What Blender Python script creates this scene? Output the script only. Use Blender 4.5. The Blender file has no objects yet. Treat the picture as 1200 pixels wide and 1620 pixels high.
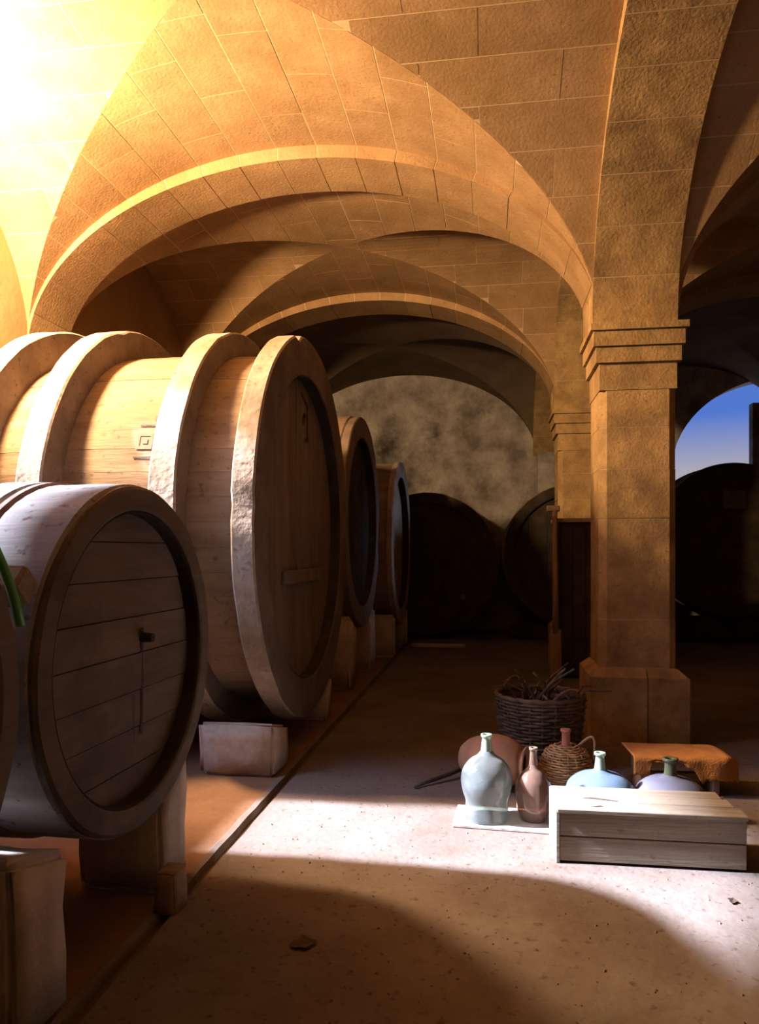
import bpy, bmesh, math, random
from mathutils import Vector, Matrix, noise
random.seed(7)
R = math.radians
PI = math.pi
sc = bpy.context.scene
col = sc.collection

# ------------------------------------------------------------------ camera
cam_d = bpy.data.cameras.new('camera')
cam = bpy.data.objects.new('camera', cam_d)
col.objects.link(cam)
cam.location = (0, 0, 1.5)
cam.rotation_euler = (R(90), 0, R(8.44))
cam_d.sensor_fit = 'VERTICAL'
cam_d.sensor_height = 36.0
cam_d.lens = 1180 / 1620 * 36.0
cam_d.shift_y = 60 / 1620
cam_d.clip_start = 0.05
cam_d.clip_end = 200
sc.camera = cam

# ------------------------------------------------------------------ world, sun, lamps, exposure
SUN = 33.0
LAMP = 1600.0
w = bpy.data.worlds.new('sky')
sc.world = w
w.use_nodes = True
nt = w.node_tree
nt.nodes.clear()
o_ = nt.nodes.new('ShaderNodeOutputWorld')
bg = nt.nodes.new('ShaderNodeBackground')
tc = nt.nodes.new('ShaderNodeTexCoord')
sep = nt.nodes.new('ShaderNodeSeparateXYZ')
rmp = nt.nodes.new('ShaderNodeValToRGB')
rmp.color_ramp.elements[0].position = 0.095
rmp.color_ramp.elements[0].color = (0.42, 0.40, 0.46, 1)
rmp.color_ramp.elements[1].position = 0.165
rmp.color_ramp.elements[1].color = (0.085, 0.19, 0.62, 1)
nt.links.new(tc.outputs['Generated'], sep.inputs[0])
nt.links.new(sep.outputs['Z'], rmp.inputs[0])
nt.links.new(rmp.outputs[0], bg.inputs[0])
nt.links.new(bg.outputs[0], o_.inputs[0])
bg.inputs[1].default_value = 1.0

def light(name, kind, loc, energy, color, **kw):
    d = bpy.data.lights.new(name, kind)
    d.energy = energy
    d.color = color
    for k, v in kw.items():
        setattr(d, k, v)
    o = bpy.data.objects.new(name, d)
    o.location = loc
    col.objects.link(o)
    return o

sun = light('sun', 'SUN', (-8, 3, 8), SUN, (0.76, 0.83, 1.0), angle=R(2.8))
sun.rotation_euler = Vector((1.24, 0.07, -1.0)).to_track_quat('-Z', 'Y').to_euler()
# tungsten flood lamp by the left window, turned away from the viewer towards the vault and the pier
fl = light('tungsten_flood', 'SPOT', (-3.47, 4.06, 3.95), LAMP, (1.0, 0.65, 0.33), shadow_soft_size=0.16, spot_size=R(172), spot_blend=0.12)
fl.rotation_euler = Vector((0.62, 0.74, 0.10)).to_track_quat('-Z', 'Y').to_euler()
# cool skylight in the left window opening
sk = light('window_skylight', 'AREA', (-3.98, 3.1, 3.0), 28.0, (0.55, 0.66, 1.0), shape='RECTANGLE', size=1.5, size_y=1.9, spread=R(75))
sk.rotation_euler = Vector((2.5, 0.9, -2.1)).to_track_quat('-Z', 'Y').to_euler()
# weak warm fill light added behind the viewer, no lamp known there
light('rear_fill', 'POINT', (0.6, -1.2, 3.4), 5.0, (1.0, 0.66, 0.36), shadow_soft_size=0.4)
# cool light of the far aisle window
fk = light('aisle_skylight', 'AREA', (4.2, 14.15, 3.3), 5.0, (0.5, 0.65, 1.0), shape='RECTANGLE', size=0.7, size_y=0.6, spread=R(30))
fk.rotation_euler = Vector((-5.5, -3.2, -1.9)).to_track_quat('-Z', 'Y').to_euler()

sc.view_settings.view_transform = 'Standard'
sc.view_settings.look = 'None'
sc.view_settings.gamma = 1.0
sc.view_settings.use_curve_mapping = False
sc.view_settings.exposure = 0.0

# ------------------------------------------------------------------ materials
def mat(name, c1, c2, scale=4.0, rough=0.85, bump=0.3, bscale=40.0, c3=None, rnd=0.15, stretch=(1, 1, 1),
        speck=None, coords='pos', spec=0.3, stain=None, bdist=0.01):
    """two-tone noise colour, a third blotch colour, a random value shift per object, bump"""
    m = bpy.data.materials.new(name)
    m.use_nodes = True
    t = m.node_tree
    N, L = t.nodes, t.links
    N.clear()
    out = N.new('ShaderNodeOutputMaterial')
    bs = N.new('ShaderNodeBsdfPrincipled')
    L.new(bs.outputs[0], out.inputs[0])
    bs.inputs['Roughness'].default_value = rough
    bs.inputs['Specular IOR Level'].default_value = spec
    if coords == 'pos':
        g = N.new('ShaderNodeNewGeometry'); src = g.outputs['Position']
    else:
        g = N.new('ShaderNodeTexCoord'); src = g.outputs['Object']
    mp = N.new('ShaderNodeMapping')
    mp.inputs['Scale'].default_value = stretch
    L.new(src, mp.inputs[0])
    oi = N.new('ShaderNodeObjectInfo')
    n1 = N.new('ShaderNodeTexNoise')
    n1.inputs['Scale'].default_value = scale
    n1.inputs['Detail'].default_value = 8
    n1.inputs['Roughness'].default_value = 0.65
    L.new(mp.outputs[0], n1.inputs['Vector'])
    cr = N.new('ShaderNodeValToRGB')
    cr.color_ramp.elements[0].position = 0.35
    cr.color_ramp.elements[1].position = 0.66
    cr.color_ramp.elements[0].color = (*c1, 1)
    cr.color_ramp.elements[1].color = (*c2, 1)
    L.new(n1.outputs['Fac'], cr.inputs[0])
    cur = cr.outputs[0]
    if c3 is not None:
        n2 = N.new('ShaderNodeTexNoise')
        n2.inputs['Scale'].default_value = scale * 0.35
        n2.inputs['Detail'].default_value = 10
        n2.inputs['Roughness'].default_value = 0.7
        L.new(src, n2.inputs['Vector'])
        r2 = N.new('ShaderNodeValToRGB')
        r2.color_ramp.elements[0].position = 0.50
        r2.color_ramp.elements[1].position = 0.68
        r2.color_ramp.elements[0].color = (0, 0, 0, 1)
        r2.color_ramp.elements[1].color = (1, 1, 1, 1)
        L.new(n2.outputs['Fac'], r2.inputs[0])
        mx = N.new('ShaderNodeMixRGB')
        L.new(r2.outputs[0], mx.inputs[0])
        L.new(cur, mx.inputs[1])
        mx.inputs[2].default_value = (*c3, 1)
        cur = mx.outputs[0]
    if speck is not None:
        n3 = N.new('ShaderNodeTexNoise')
        n3.inputs['Scale'].default_value = bscale * 0.9
        n3.inputs['Detail'].default_value = 4
        L.new(src, n3.inputs['Vector'])
        r3 = N.new('ShaderNodeValToRGB')
        r3.color_ramp.elements[0].position = 0.28
        r3.color_ramp.elements[1].position = 0.40
        r3.color_ramp.elements[0].color = (1, 1, 1, 1)
        r3.color_ramp.elements[1].color = (0, 0, 0, 1)
        L.new(n3.outputs['Fac'], r3.inputs[0])
        mx = N.new('ShaderNodeMixRGB')
        L.new(r3.outputs[0], mx.inputs[0])
        L.new(cur, mx.inputs[1])
        mx.inputs[2].default_value = (*speck, 1)
        cur = mx.outputs[0]
    mr = N.new('ShaderNodeMapRange')
    mr.inputs['To Min'].default_value = 1 - rnd
    mr.inputs['To Max'].default_value = 1 + rnd
    L.new(oi.outputs['Random'], mr.inputs['Value'])
    hs = N.new('ShaderNodeHueSaturation')
    L.new(mr.outputs[0], hs.inputs['Value'])
    L.new(cur, hs.inputs['Color'])
    L.new(hs.outputs[0], bs.inputs['Base Color'])
    if bump:
        nb = N.new('ShaderNodeTexNoise')
        nb.inputs['Scale'].default_value = bscale
        nb.inputs['Detail'].default_value = 6
        L.new(mp.outputs[0], nb.inputs['Vector'])
        b = N.new('ShaderNodeBump')
        b.inputs['Strength'].default_value = bump
        b.inputs['Distance'].default_value = bdist
        L.new(nb.outputs['Fac'], b.inputs['Height'])
        L.new(b.outputs[0], bs.inputs['Normal'])
    return m

def glass_mat(name, colr, trans=0.75, rough=0.18, dust=(0.6, 0.6, 0.6), dust_amt=0.35):
    m = bpy.data.materials.new(name)
    m.use_nodes = True
    t = m.node_tree
    N, L = t.nodes, t.links
    bs = N['Principled BSDF']
    bs.inputs['Base Color'].default_value = (*colr, 1)
    bs.inputs['Roughness'].default_value = rough
    bs.inputs['Transmission Weight'].default_value = trans
    bs.inputs['IOR'].default_value = 1.3
    bs.inputs['Coat Weight'].default_value = 0.6
    bs.inputs['Coat Roughness'].default_value = 0.08
    df = N.new('ShaderNodeBsdfDiffuse')
    df.inputs[0].default_value = (*dust, 1)
    n = N.new('ShaderNodeTexNoise')
    n.inputs['Scale'].default_value = 9
    n.inputs['Detail'].default_value = 8
    tcn = N.new('ShaderNodeTexCoord')
    L.new(tcn.outputs['Object'], n.inputs['Vector'])
    mr = N.new('ShaderNodeMapRange')
    mr.inputs['From Min'].default_value = 0.3
    mr.inputs['From Max'].default_value = 0.7
    mr.inputs['To Min'].default_value = max(0, dust_amt - 0.2)
    mr.inputs['To Max'].default_value = dust_amt + 0.2
    L.new(n.outputs['Fac'], mr.inputs['Value'])
    mx = N.new('ShaderNodeMixShader')
    L.new(mr.outputs[0], mx.inputs[0])
    L.new(bs.outputs[0], mx.inputs[1])
    L.new(df.outputs[0], mx.inputs[2])
    L.new(mx.outputs[0], N['Material Output'].inputs[0])
    return m

M = {}
M['stone'] = mat('sandstone', (0.32, 0.193, 0.094), (0.425, 0.27, 0.14), 2.6, 0.95, 0.35, 45, c3=(0.275, 0.165, 0.075), rnd=0.08, speck=(0.25, 0.15, 0.068), spec=0.1)
M['pier'] = mat('weathered_sandstone', (0.31, 0.195, 0.088), (0.53, 0.345, 0.155), 4.2, 0.95, 0.6, 45, c3=(0.18, 0.115, 0.062), rnd=0.10, speck=(0.24, 0.17, 0.11), spec=0.1)
M['mortar'] = mat('lime_mortar', (0.50, 0.355, 0.20), (0.58, 0.43, 0.26), 8, 0.95, 0.2, 60, rnd=0, spec=0.1)
M['plaster'] = mat('old_plaster', (0.20, 0.17, 0.15), (0.56, 0.51, 0.47), 1.7, 0.95, 0.5, 16, c3=(0.06, 0.05, 0.045), rnd=0, spec=0.1)
M['dim'] = mat('low_bounce_stone', (0.12, 0.085, 0.06), (0.18, 0.13, 0.09), 2, 0.95, 0.3, 20, rnd=0, spec=0.1)  # tone kept dark so unseen walls and vaults bounce less light
M['wallstone'] = mat('limewashed_wall', (0.30, 0.175, 0.08), (0.38, 0.235, 0.115), 1.5, 0.95, 0.35, 20, rnd=0, spec=0.1)
M['floor'] = mat('earth_floor', (0.15, 0.11, 0.092), (0.215, 0.18, 0.165), 1.3, 0.9, 0.6, 26, c3=(0.125, 0.085, 0.067), rnd=0, speck=(0.10, 0.07, 0.055), spec=0.15)
M['lamp_red_floor'] = mat('lamp_reddened_floor', (0.19, 0.10, 0.055), (0.27, 0.15, 0.085), 1.6, 0.95, 0.6, 26, rnd=0, spec=0.1)  # earth left of the gutter, reddened to stand in for lamp light
M['kerb'] = mat('gutter_stone', (0.15, 0.11, 0.085), (0.22, 0.175, 0.145), 3, 0.9, 0.5, 30, rnd=0, spec=0.15)
M['stave'] = mat('old_oak_staves', (0.20, 0.135, 0.085), (0.33, 0.24, 0.16), 3.0, 0.8, 0.5, 24, rnd=0.08, stretch=(0.35, 2.2, 2.2), speck=(0.16, 0.11, 0.08), spec=0.2)
M['ring'] = mat('chalky_wooden_ring', (0.135, 0.098, 0.072), (0.21, 0.16, 0.122), 3.2, 0.9, 0.35, 26, c3=(0.11, 0.078, 0.058), rnd=0.06, speck=(0.10, 0.07, 0.05), spec=0.15)
M['lit_chalk'] = mat('lit_chalky_wood', (0.29, 0.22, 0.16), (0.44, 0.37, 0.30), 3.6, 0.95, 0.8, 22, c3=(0.22, 0.16, 0.115), rnd=0.05, speck=(0.20, 0.14, 0.10), spec=0.1)  # chalky outer rim, paled further to carry the sunlight on it
M['head'] = mat('cask_head_boards', (0.13, 0.092, 0.068), (0.215, 0.157, 0.118), 3.0, 0.75, 0.35, 26, c3=(0.18, 0.125, 0.095), rnd=0.14, stretch=(2, 2, 0.4), spec=0.3)
M['head_h'] = mat('dusty_cask_head_boards', (0.11, 0.086, 0.07), (0.20, 0.158, 0.13), 3.0, 0.8, 0.4, 26, c3=(0.075, 0.058, 0.048), rnd=0.12, stretch=(2, 0.4, 2), spec=0.25)
M['grey_stave'] = mat('skylit_grey_staves', (0.25, 0.225, 0.22), (0.42, 0.39, 0.39), 3.2, 0.85, 0.3, 30, rnd=0.06, stretch=(0.35, 2.5, 2.5), speck=(0.15, 0.11, 0.1), spec=0.2)  # grey made cool and pale to carry skylight on the flanks
M['hoop'] = mat('rusty_hoop', (0.17, 0.11, 0.08), (0.30, 0.21, 0.16), 8, 0.8, 0.4, 40, rnd=0.05)
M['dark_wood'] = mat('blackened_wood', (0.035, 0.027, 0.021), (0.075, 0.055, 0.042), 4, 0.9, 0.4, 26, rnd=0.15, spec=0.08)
M['block'] = mat('lime_rendered_block', (0.40, 0.30, 0.24), (0.58, 0.47, 0.39), 3.5, 0.95, 0.5, 30, c3=(0.30, 0.22, 0.17), rnd=0.06, spec=0.1)
M['crate'] = mat('grey_pine_boards', (0.225, 0.175, 0.13), (0.33, 0.28, 0.225), 5, 0.85, 0.4, 30, rnd=0.06, stretch=(0.25, 3, 3), speck=(0.22, 0.18, 0.13), spec=0.2)
M['board'] = mat('pale_board', (0.55, 0.50, 0.46), (0.68, 0.63, 0.6), 4, 0.9, 0.3, 30, rnd=0)
M['wicker_dark'] = mat('dark_willow', (0.09, 0.055, 0.035), (0.22, 0.14, 0.085), 14, 0.7, 0.2, 60, rnd=0.1)
M['wicker'] = mat('golden_willow', (0.36, 0.20, 0.09), (0.62, 0.38, 0.17), 14, 0.6, 0.2, 60, rnd=0.05)
M['clay'] = mat('terracotta', (0.34, 0.16, 0.085), (0.48, 0.25, 0.14), 5, 0.85, 0.3, 30, rnd=0.05)
M['redclay'] = mat('red_clay', (0.55, 0.20, 0.11), (0.62, 0.28, 0.17), 8, 0.7, 0.2, 40, rnd=0)
M['sack'] = mat('rust_sacking', (0.42, 0.17, 0.045), (0.58, 0.27, 0.085), 6, 0.95, 0.6, 90, rnd=0)
M['wood'] = mat('brown_wood', (0.22, 0.14, 0.08), (0.36, 0.24, 0.15), 5, 0.8, 0.4, 30, rnd=0.1, stretch=(2, 2, 0.4))
M['twig'] = mat('vine_twig', (0.06, 0.04, 0.028), (0.16, 0.105, 0.07), 12, 0.8, 0.3, 60, rnd=0.3)
M['green'] = mat('green_hose', (0.06, 0.30, 0.07), (0.13, 0.46, 0.13), 5, 0.4, 0.05, 30, rnd=0, spec=0.5)
M['iron'] = mat('dark_iron', (0.03, 0.028, 0.026), (0.07, 0.06, 0.055), 10, 0.5, 0.2, 60, rnd=0, spec=0.5)
M['mark'] = mat('dark_paint', (0.05, 0.03, 0.025), (0.09, 0.055, 0.045), 20, 0.8, 0.0, 60, rnd=0)
M['redmark'] = mat('faded_red_paint', (0.27, 0.10, 0.05), (0.33, 0.13, 0.07), 20, 0.8, 0.0, 60, rnd=0)
M['leaf'] = mat('dry_leaf', (0.06, 0.04, 0.03), (0.14, 0.09, 0.06), 20, 0.8, 0.0, 60, rnd=0.2)
M['white'] = mat('whitewashed_stone', (0.42, 0.36, 0.32), (0.56, 0.50, 0.46), 6, 0.9, 0.3, 40, rnd=0)
M['plate'] = mat('dull_tin_plate', (0.10, 0.09, 0.075), (0.16, 0.14, 0.12), 10, 0.5, 0.0, 40, rnd=0, spec=0.5)
M['glass_pale'] = glass_mat('dusty_pale_glass', (0.66, 0.74, 0.66), 0.95, 0.03, (0.27, 0.30, 0.33), 0.26)
M['glass_amber'] = glass_mat('dusty_amber_glass', (0.62, 0.38, 0.26), 0.9, 0.05, (0.30, 0.20, 0.17), 0.26)
M['glass_blue'] = glass_mat('dusty_blue_glass', (0.55, 0.72, 0.82), 0.85, 0.08, (0.12, 0.18, 0.28), 0.42)
M['glass_violet'] = glass_mat('dusty_violet_glass', (0.48, 0.50, 0.56), 0.7, 0.12, (0.135, 0.13, 0.205), 0.5)
M['glass_green'] = glass_mat('dark_green_glass', (0.16, 0.22, 0.14), 0.4, 0.2, (0.13, 0.15, 0.10), 0.4)
M['glass_neck'] = glass_mat('sage_glass', (0.55, 0.66, 0.52), 0.7, 0.15, (0.34, 0.40, 0.32), 0.35)

# ------------------------------------------------------------------ helpers
def tag(o, label=None, cat=None, group=None, kind=None):
    if label: o['label'] = label
    if cat: o['category'] = cat
    if group: o['group'] = group
    if kind: o['kind'] = kind
    return o

def empty(name, loc, rz=0, rx=0, ry=0):
    o = bpy.data.objects.new(name, None)
    o.location = loc
    o.rotation_euler = (rx, ry, rz)
    o.empty_display_size = 0.1
    col.objects.link(o)
    return o

def link(name, me, m, parent=None):
    o = bpy.data.objects.new(name, me)
    if m is not None and not me.materials:
        me.materials.append(M[m] if isinstance(m, str) else m)
    col.objects.link(o)
    if parent is not None:
        o.parent = parent
    return o

def mesh(name, vs, fs, m, parent=None, smooth=False, fix=True):
    me = bpy.data.meshes.new(name)
    me.from_pydata([tuple(v) for v in vs], [], fs)
    if fix:
        b = bmesh.new(); b.from_mesh(me)
        bmesh.ops.remove_doubles(b, verts=b.verts, dist=1e-5)
        bmesh.ops.recalc_face_normals(b, faces=b.faces)
        b.to_mesh(me); b.free()
    if smooth:
        for p in me.polygons: p.use_smooth = True
    me.update()
    return link(name, me, m, parent)

def from_bm(name, b, m, parent=None, smooth=False):
    me = bpy.data.meshes.new(name)
    bmesh.ops.recalc_face_normals(b, faces=b.faces)
    b.to_mesh(me); b.free()
    if smooth:
        for p in me.polygons: p.use_smooth = True
    return link(name, me, m, parent)

def box_vf(x0, x1, y0, y1, z0, z1):
    v = [(x0, y0, z0), (x1, y0, z0), (x1, y1, z0), (x0, y1, z0), (x0, y0, z1), (x1, y0, z1), (x1, y1, z1), (x0, y1, z1)]
    f = [(0, 3, 2, 1), (4, 5, 6, 7), (0, 1, 5, 4), (1, 2, 6, 5), (2, 3, 7, 6), (3, 0, 4, 7)]
    return v, f

def boxes(name, lst, m, parent=None, bevel=0.0):
    b = bmesh.new()
    for bx in lst:
        v, f = box_vf(*bx)
        bv = [b.verts.new(p) for p in v]
        for q in f: b.faces.new([bv[i] for i in q])
    if bevel:
        bmesh.ops.bevel(b, geom=list(b.edges), offset=bevel, segments=1, affect='EDGES')
    return from_bm(name, b, m, parent)

def tube(pts, rad, sides=6, closed=False):
    """verts, faces of a tube along pts; rad a number or a list"""
    pts = [Vector(p) for p in pts]
    n = len(pts)
    vs, fs = [], []
    prev = None
    for i, p in enumerate(pts):
        if closed:
            d = pts[(i + 1) % n] - pts[i - 1]
        else:
            d = pts[min(i + 1, n - 1)] - pts[max(i - 1, 0)]
        d.normalize()
        if prev is None:
            a = Vector((0, 0, 1)) if abs(d.z) < 0.9 else Vector((1, 0, 0))
            u = d.cross(a).normalized()
        else:
            u = (prev - d * prev.dot(d)).normalized()
        prev = u
        v = d.cross(u)
        r = rad[i] if isinstance(rad, (list, tuple)) else rad
        for k in range(sides):
            t = 2 * PI * k / sides
            vs.append(p + u * (r * math.cos(t)) + v * (r * math.sin(t)))
    m_ = n if closed else n - 1
    for i in range(m_):
        j = (i + 1) % n
        for k in range(sides):
            k2 = (k + 1) % sides
            fs.append((i * sides + k, i * sides + k2, j * sides + k2, j * sides + k))
    if not closed:
        fs.append(tuple(range(sides))[::-1])
        fs.append(tuple((n - 1) * sides + k for k in range(sides)))
    return vs, fs

def lathe(prof, seg=40, axis='z'):
    """prof: list of (r, h)"""
    vs, fs = [], []
    for r, h in prof:
        for k in range(seg):
            t = 2 * PI * k / seg
            if axis == 'z': vs.append((r * math.cos(t), r * math.sin(t), h))
            else: vs.append((h, r * math.cos(t), r * math.sin(t)))
    for i in range(len(prof) - 1):
        for k in range(seg):
            k2 = (k + 1) % seg
            fs.append((i * seg + k, i * seg + k2, (i + 1) * seg + k2, (i + 1) * seg + k))
    return vs, fs

def rough_block(name, label, x0, x1, y0, y1, z1a, z1b, m='block', parent=None, seed=0, cat='block', group=None, amp=0.02, z0=0.0):
    """subdivided, worn block; top height z1a at y0 and z1b at y1"""
    b = bmesh.new()
    v, f = box_vf(0, 1, 0, 1, 0, 1)
    bv = [b.verts.new(p) for p in v]
    for q in f: b.faces.new([bv[i] for i in q])
    bmesh.ops.bevel(b, geom=list(b.edges), offset=0.06, segments=2, affect='EDGES')
    bmesh.ops.subdivide_edges(b, edges=list(b.edges), cuts=2, use_grid_fill=True)
    cx, cy = (x0 + x1) / 2, (y0 + y1) / 2
    for q in b.verts:
        h = z1a + (z1b - z1a) * q.co.y - z0
        p = Vector((x0 + (x1 - x0) * q.co.x - cx, y0 + (y1 - y0) * q.co.y - cy, h * q.co.z))
        n = noise.noise_vector(Vector((p.x * 5 + seed * 3.1, p.y * 5, p.z * 5)))
        k = min(1, q.co.z * 4)
        q.co = p + Vector((n.x * amp, n.y * amp, n.z * amp * k * 0.4))
    o = from_bm(name, b, m, parent, smooth=True)
    o.location = (cx, cy, z0)
    if label: tag(o, label, cat, group)
    return o

# ------------------------------------------------------------------ plan of the cellar
XL, XP0, XP1, XR = -4.0, 0.84, 1.42, 5.4         # left wall, pier faces, right wall
ARCH_Y = [(1.52, 2.10), (6.00, 6.58), (9.55, 10.13)]
Y_BACK, Y_FAR = -1.9, 14.2
ZS = 3.20                                           # springing of the webs
RISE = 1.64

def arc_pts(a, rise, step):
    """angles that cut a half ellipse into pieces of about equal length"""
    N = 400
    ph = [PI * i / N for i in range(N + 1)]
    s = [0.0]
    for i in range(N):
        dx = a * (math.cos(ph[i + 1]) - math.cos(ph[i])); dz = rise * (math.sin(ph[i + 1]) - math.sin(ph[i]))
        s.append(s[-1] + math.hypot(dx, dz))
    n = max(3, int(round(s[-1] / step)))
    if n % 2 == 0: n += 1
    out, j = [], 0
    for k in range(n + 1):
        tgt = s[-1] * k / n
        while j < N - 1 and s[j + 1] < tgt: j += 1
        f = (tgt - s[j]) / max(1e-9, s[j + 1] - s[j])
        out.append(ph[j] + (ph[j + 1] - ph[j]) * f)
    return out, s[-1]

def ell(ph, c0, a, rise, off=0.0, zs=ZS):
    nx, nz = -math.cos(ph) / a, math.sin(ph) / rise
    l = math.hypot(nx, nz)
    return (c0 - a * math.cos(ph) + off * nx / l, zs + rise * math.sin(ph) + off * nz / l)

def vault_bay(x0, x1, y0, y1, blocks=True, course=0.34, blen=0.9, seed=0):
    """groin vault over a bay: mortar shell plus one slab object for every stone"""
    rnd = random.Random(seed)
    xc, ax = (x0 + x1) / 2, (x1 - x0) / 2 + 0.03
    yc, ay = (y0 + y1) / 2, (y1 - y0) / 2 + 0.03
    SV, SF = [], []
    stones = []
    for axis in (0, 1):
        c0, a = (xc, ax) if axis == 0 else (yc, ay)
        d0, b = (yc, ay) if axis == 0 else (xc, ax)
        ph, length = arc_pts(a, RISE, course)
        def P(p, cross, off):
            c, z = ell(p, c0, a, RISE, off)
            return (c, cross, z) if axis == 0 else (cross, c, z)
        fine = [PI * i / 64 for i in range(65)]
        for sgn in (-1, 1):
            end = d0 + sgn * b
            # mortar shell of this web
            base = len(SV)
            for p in fine:
                g = d0 + sgn * b * abs(math.cos(p))
                SV.append(P(p, g, 0.0)); SV.append(P(p, end, 0.0))
            for i in range(64):
                q = base + 2 * i
                SF.append((q, q + 1, q + 3, q + 2))
            if not blocks: continue
            for i in range(len(ph) - 1):
                pa, pb = ph[i], ph[i + 1]
                gap = 0.0042 / length * PI
                pa2, pb2 = pa + gap, pb - gap
                u = blen * ((0.5 if i % 2 else 1.0) + rnd.uniform(-.12, .12))
                cuts = [0.0]
                while cuts[-1] < b:
                    cuts.append(cuts[-1] + u)
                    u = blen * rnd.uniform(0.85, 1.2)
                for j in range(len(cuts) - 1):
                    ua, ub = cuts[j] + 0.004, min(cuts[j + 1], b) - 0.004      # distance from the outer end
                    # columns in phi, with exact groin crossings; groin: distance from end = b*(1-|cos p|)
                    cols = [pa2 + (pb2 - pa2) * k / 4 for k in range(5)]
                    for uu in (ua, ub):
                        cc = 1 - uu / b
                        if 0 < cc < 1:
                            for pc in (math.acos(cc), PI - math.acos(cc)):
                                if pa2 < pc < pb2: cols.append(pc)
                    cols.sort()
                    vv = []
                    for p in cols:
                        lim = b * (1 - abs(math.cos(p))) - 0.002
                        hi = min(ub, lim)
                        if hi - ua > -1e-4: vv.append((p, ua, max(hi, ua + 1e-4)))
                    if len(vv) < 2: continue
                    area = sum((vv[k + 1][0] - vv[k][0]) * (vv[k][2] - vv[k][1] + vv[k + 1][2] - vv[k + 1][1]) / 2 for k in range(len(vv) - 1))
                    if area < 0.0015: continue
                    o1 = rnd.uniform(-0.003, -0.001)
                    V, F = [], []
                    for p, lo, hi in vv:
                        for off in (o1, 0.03):
                            V.append(P(p, end - sgn * lo, off)); V.append(P(p, end - sgn * hi, off))
                    n = len(vv)
                    for k in range(n - 1):
                        q = 4 * k
                        F += [(q, q + 4, q + 5, q + 1), (q + 2, q + 3, q + 7, q + 6), (q, q + 2, q + 6, q + 4), (q + 1, q + 5, q + 7, q + 3)]
                    F += [(0, 1, 3, 2), (4 * n - 4, 4 * n - 2, 4 * n - 1, 4 * n - 3)]
                    stones.append((V, F))
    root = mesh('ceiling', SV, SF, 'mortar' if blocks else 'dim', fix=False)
    tag(root, kind='structure')
    for V, F in stones:
        mesh('stone', V, F, 'stone', root, fix=False)
    return root

def stone_arch(label, axis, c0, a, rise, d0, d1, zs, step=0.34, thick=0.26, m='stone', half=None):
    """voussoir arch; axis 0 spans X, axis 1 spans Y; d0..d1 the depth across"""
    root = empty('stone_arch', (c0, d0, zs) if axis == 0 else (d0, c0, zs))
    tag(root, label, 'arch', kind='structure')
    L0 = root.location
    def P(p, d, off):
        c, z = ell(p, c0, a, rise, off, zs)
        v = Vector((c, d, z) if axis == 0 else (d, c, z))
        return v - L0
    def seg(pa, pb, da, db, oa, ob, n):
        V, F = [], []
        for k in range(n + 1):
            p = pa + (pb - pa) * k / n
            V += [P(p, da, oa), P(p, db, oa), P(p, db, ob), P(p, da, ob)]
        for k in range(n):
            q = 4 * k
            for e in range(4):
                e2 = (e + 1) % 4
                F.append((q + e, q + 4 + e, q + 4 + e2, q + e2))
        F += [(0, 1, 2, 3), (4 * n + 3, 4 * n + 2, 4 * n + 1, 4 * n)]
        return V, F
    V, F = seg(0, PI, d0 + 0.001, d1 - 0.001, 0.0005, thick, 72)
    mesh('mortar', V, F, 'mortar', root, fix=False)
    ph, length = arc_pts(a, rise, step)
    g = 0.004 / length * PI
    for i in range(len(ph) - 1):
        e = random.uniform(0.0, 0.003)
        V, F = seg(ph[i] + g, ph[i + 1] - g, d0 - e, d1 + e, -0.0015 - e, thick - 0.01, 4)
        mesh('voussoir', V, F, m, root, fix=False)
    return root

# ------------------------------------------------------------------ floor
def build_floor():
    xs = [-4.3, -3.2, -2.4, -1.9, -1.6, -1.43, -1.385, -1.375, -1.345, -1.338, -1.296, -1.289, -1.2, -1.0, -.7, -.4, 0, .4, .8, 1.2, 1.8, 2.6, 3.6, 4.6, 5.7]
    zz = {-1.375: 0.004, -1.345: 0.004, -1.338: -0.035, -1.296: -0.035}
    ny = 320
    V, F = [], []
    for j in range(ny + 1):
        y = -2.2 + (Y_FAR + 0.6 + 2.2) * j / ny
        for i, x in enumerate(xs):
            z = zz.get(x, 0.0)
            dx = 0
            if -1.39 < x < -1.28:
                dx = 0.012 * noise.noise(Vector((y * 1.7, 0, 0))) + 0.006 * noise.noise(Vector((y * 6, x * 2, 3)))
                z += 0.003 * noise.noise(Vector((y * 5, x * 20, 1)))
            V.append((x + dx, y, z))
    n = len(xs)
    for j in range(ny):
        for i in range(n - 1):
            q = j * n + i
            F.append((q, q + 1, q + n + 1, q + n))
    o = mesh('floor', V, F, 'floor', fix=False)
    o.data.materials.append(M['kerb']); o.data.materials.append(M['dim']); o.data.materials.append(M['lamp_red_floor'])
    for p in o.data.polygons:
        cx = sum(o.data.vertices[v].co.x for v in p.vertices) / len(p.vertices)
        if cx < -1.39: p.material_index = 3
        if -1.39 < cx < -1.29: p.material_index = 2 if -1.341 < cx < -1.293 else 1
    tag(o, kind='structure')
build_floor()

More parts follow.
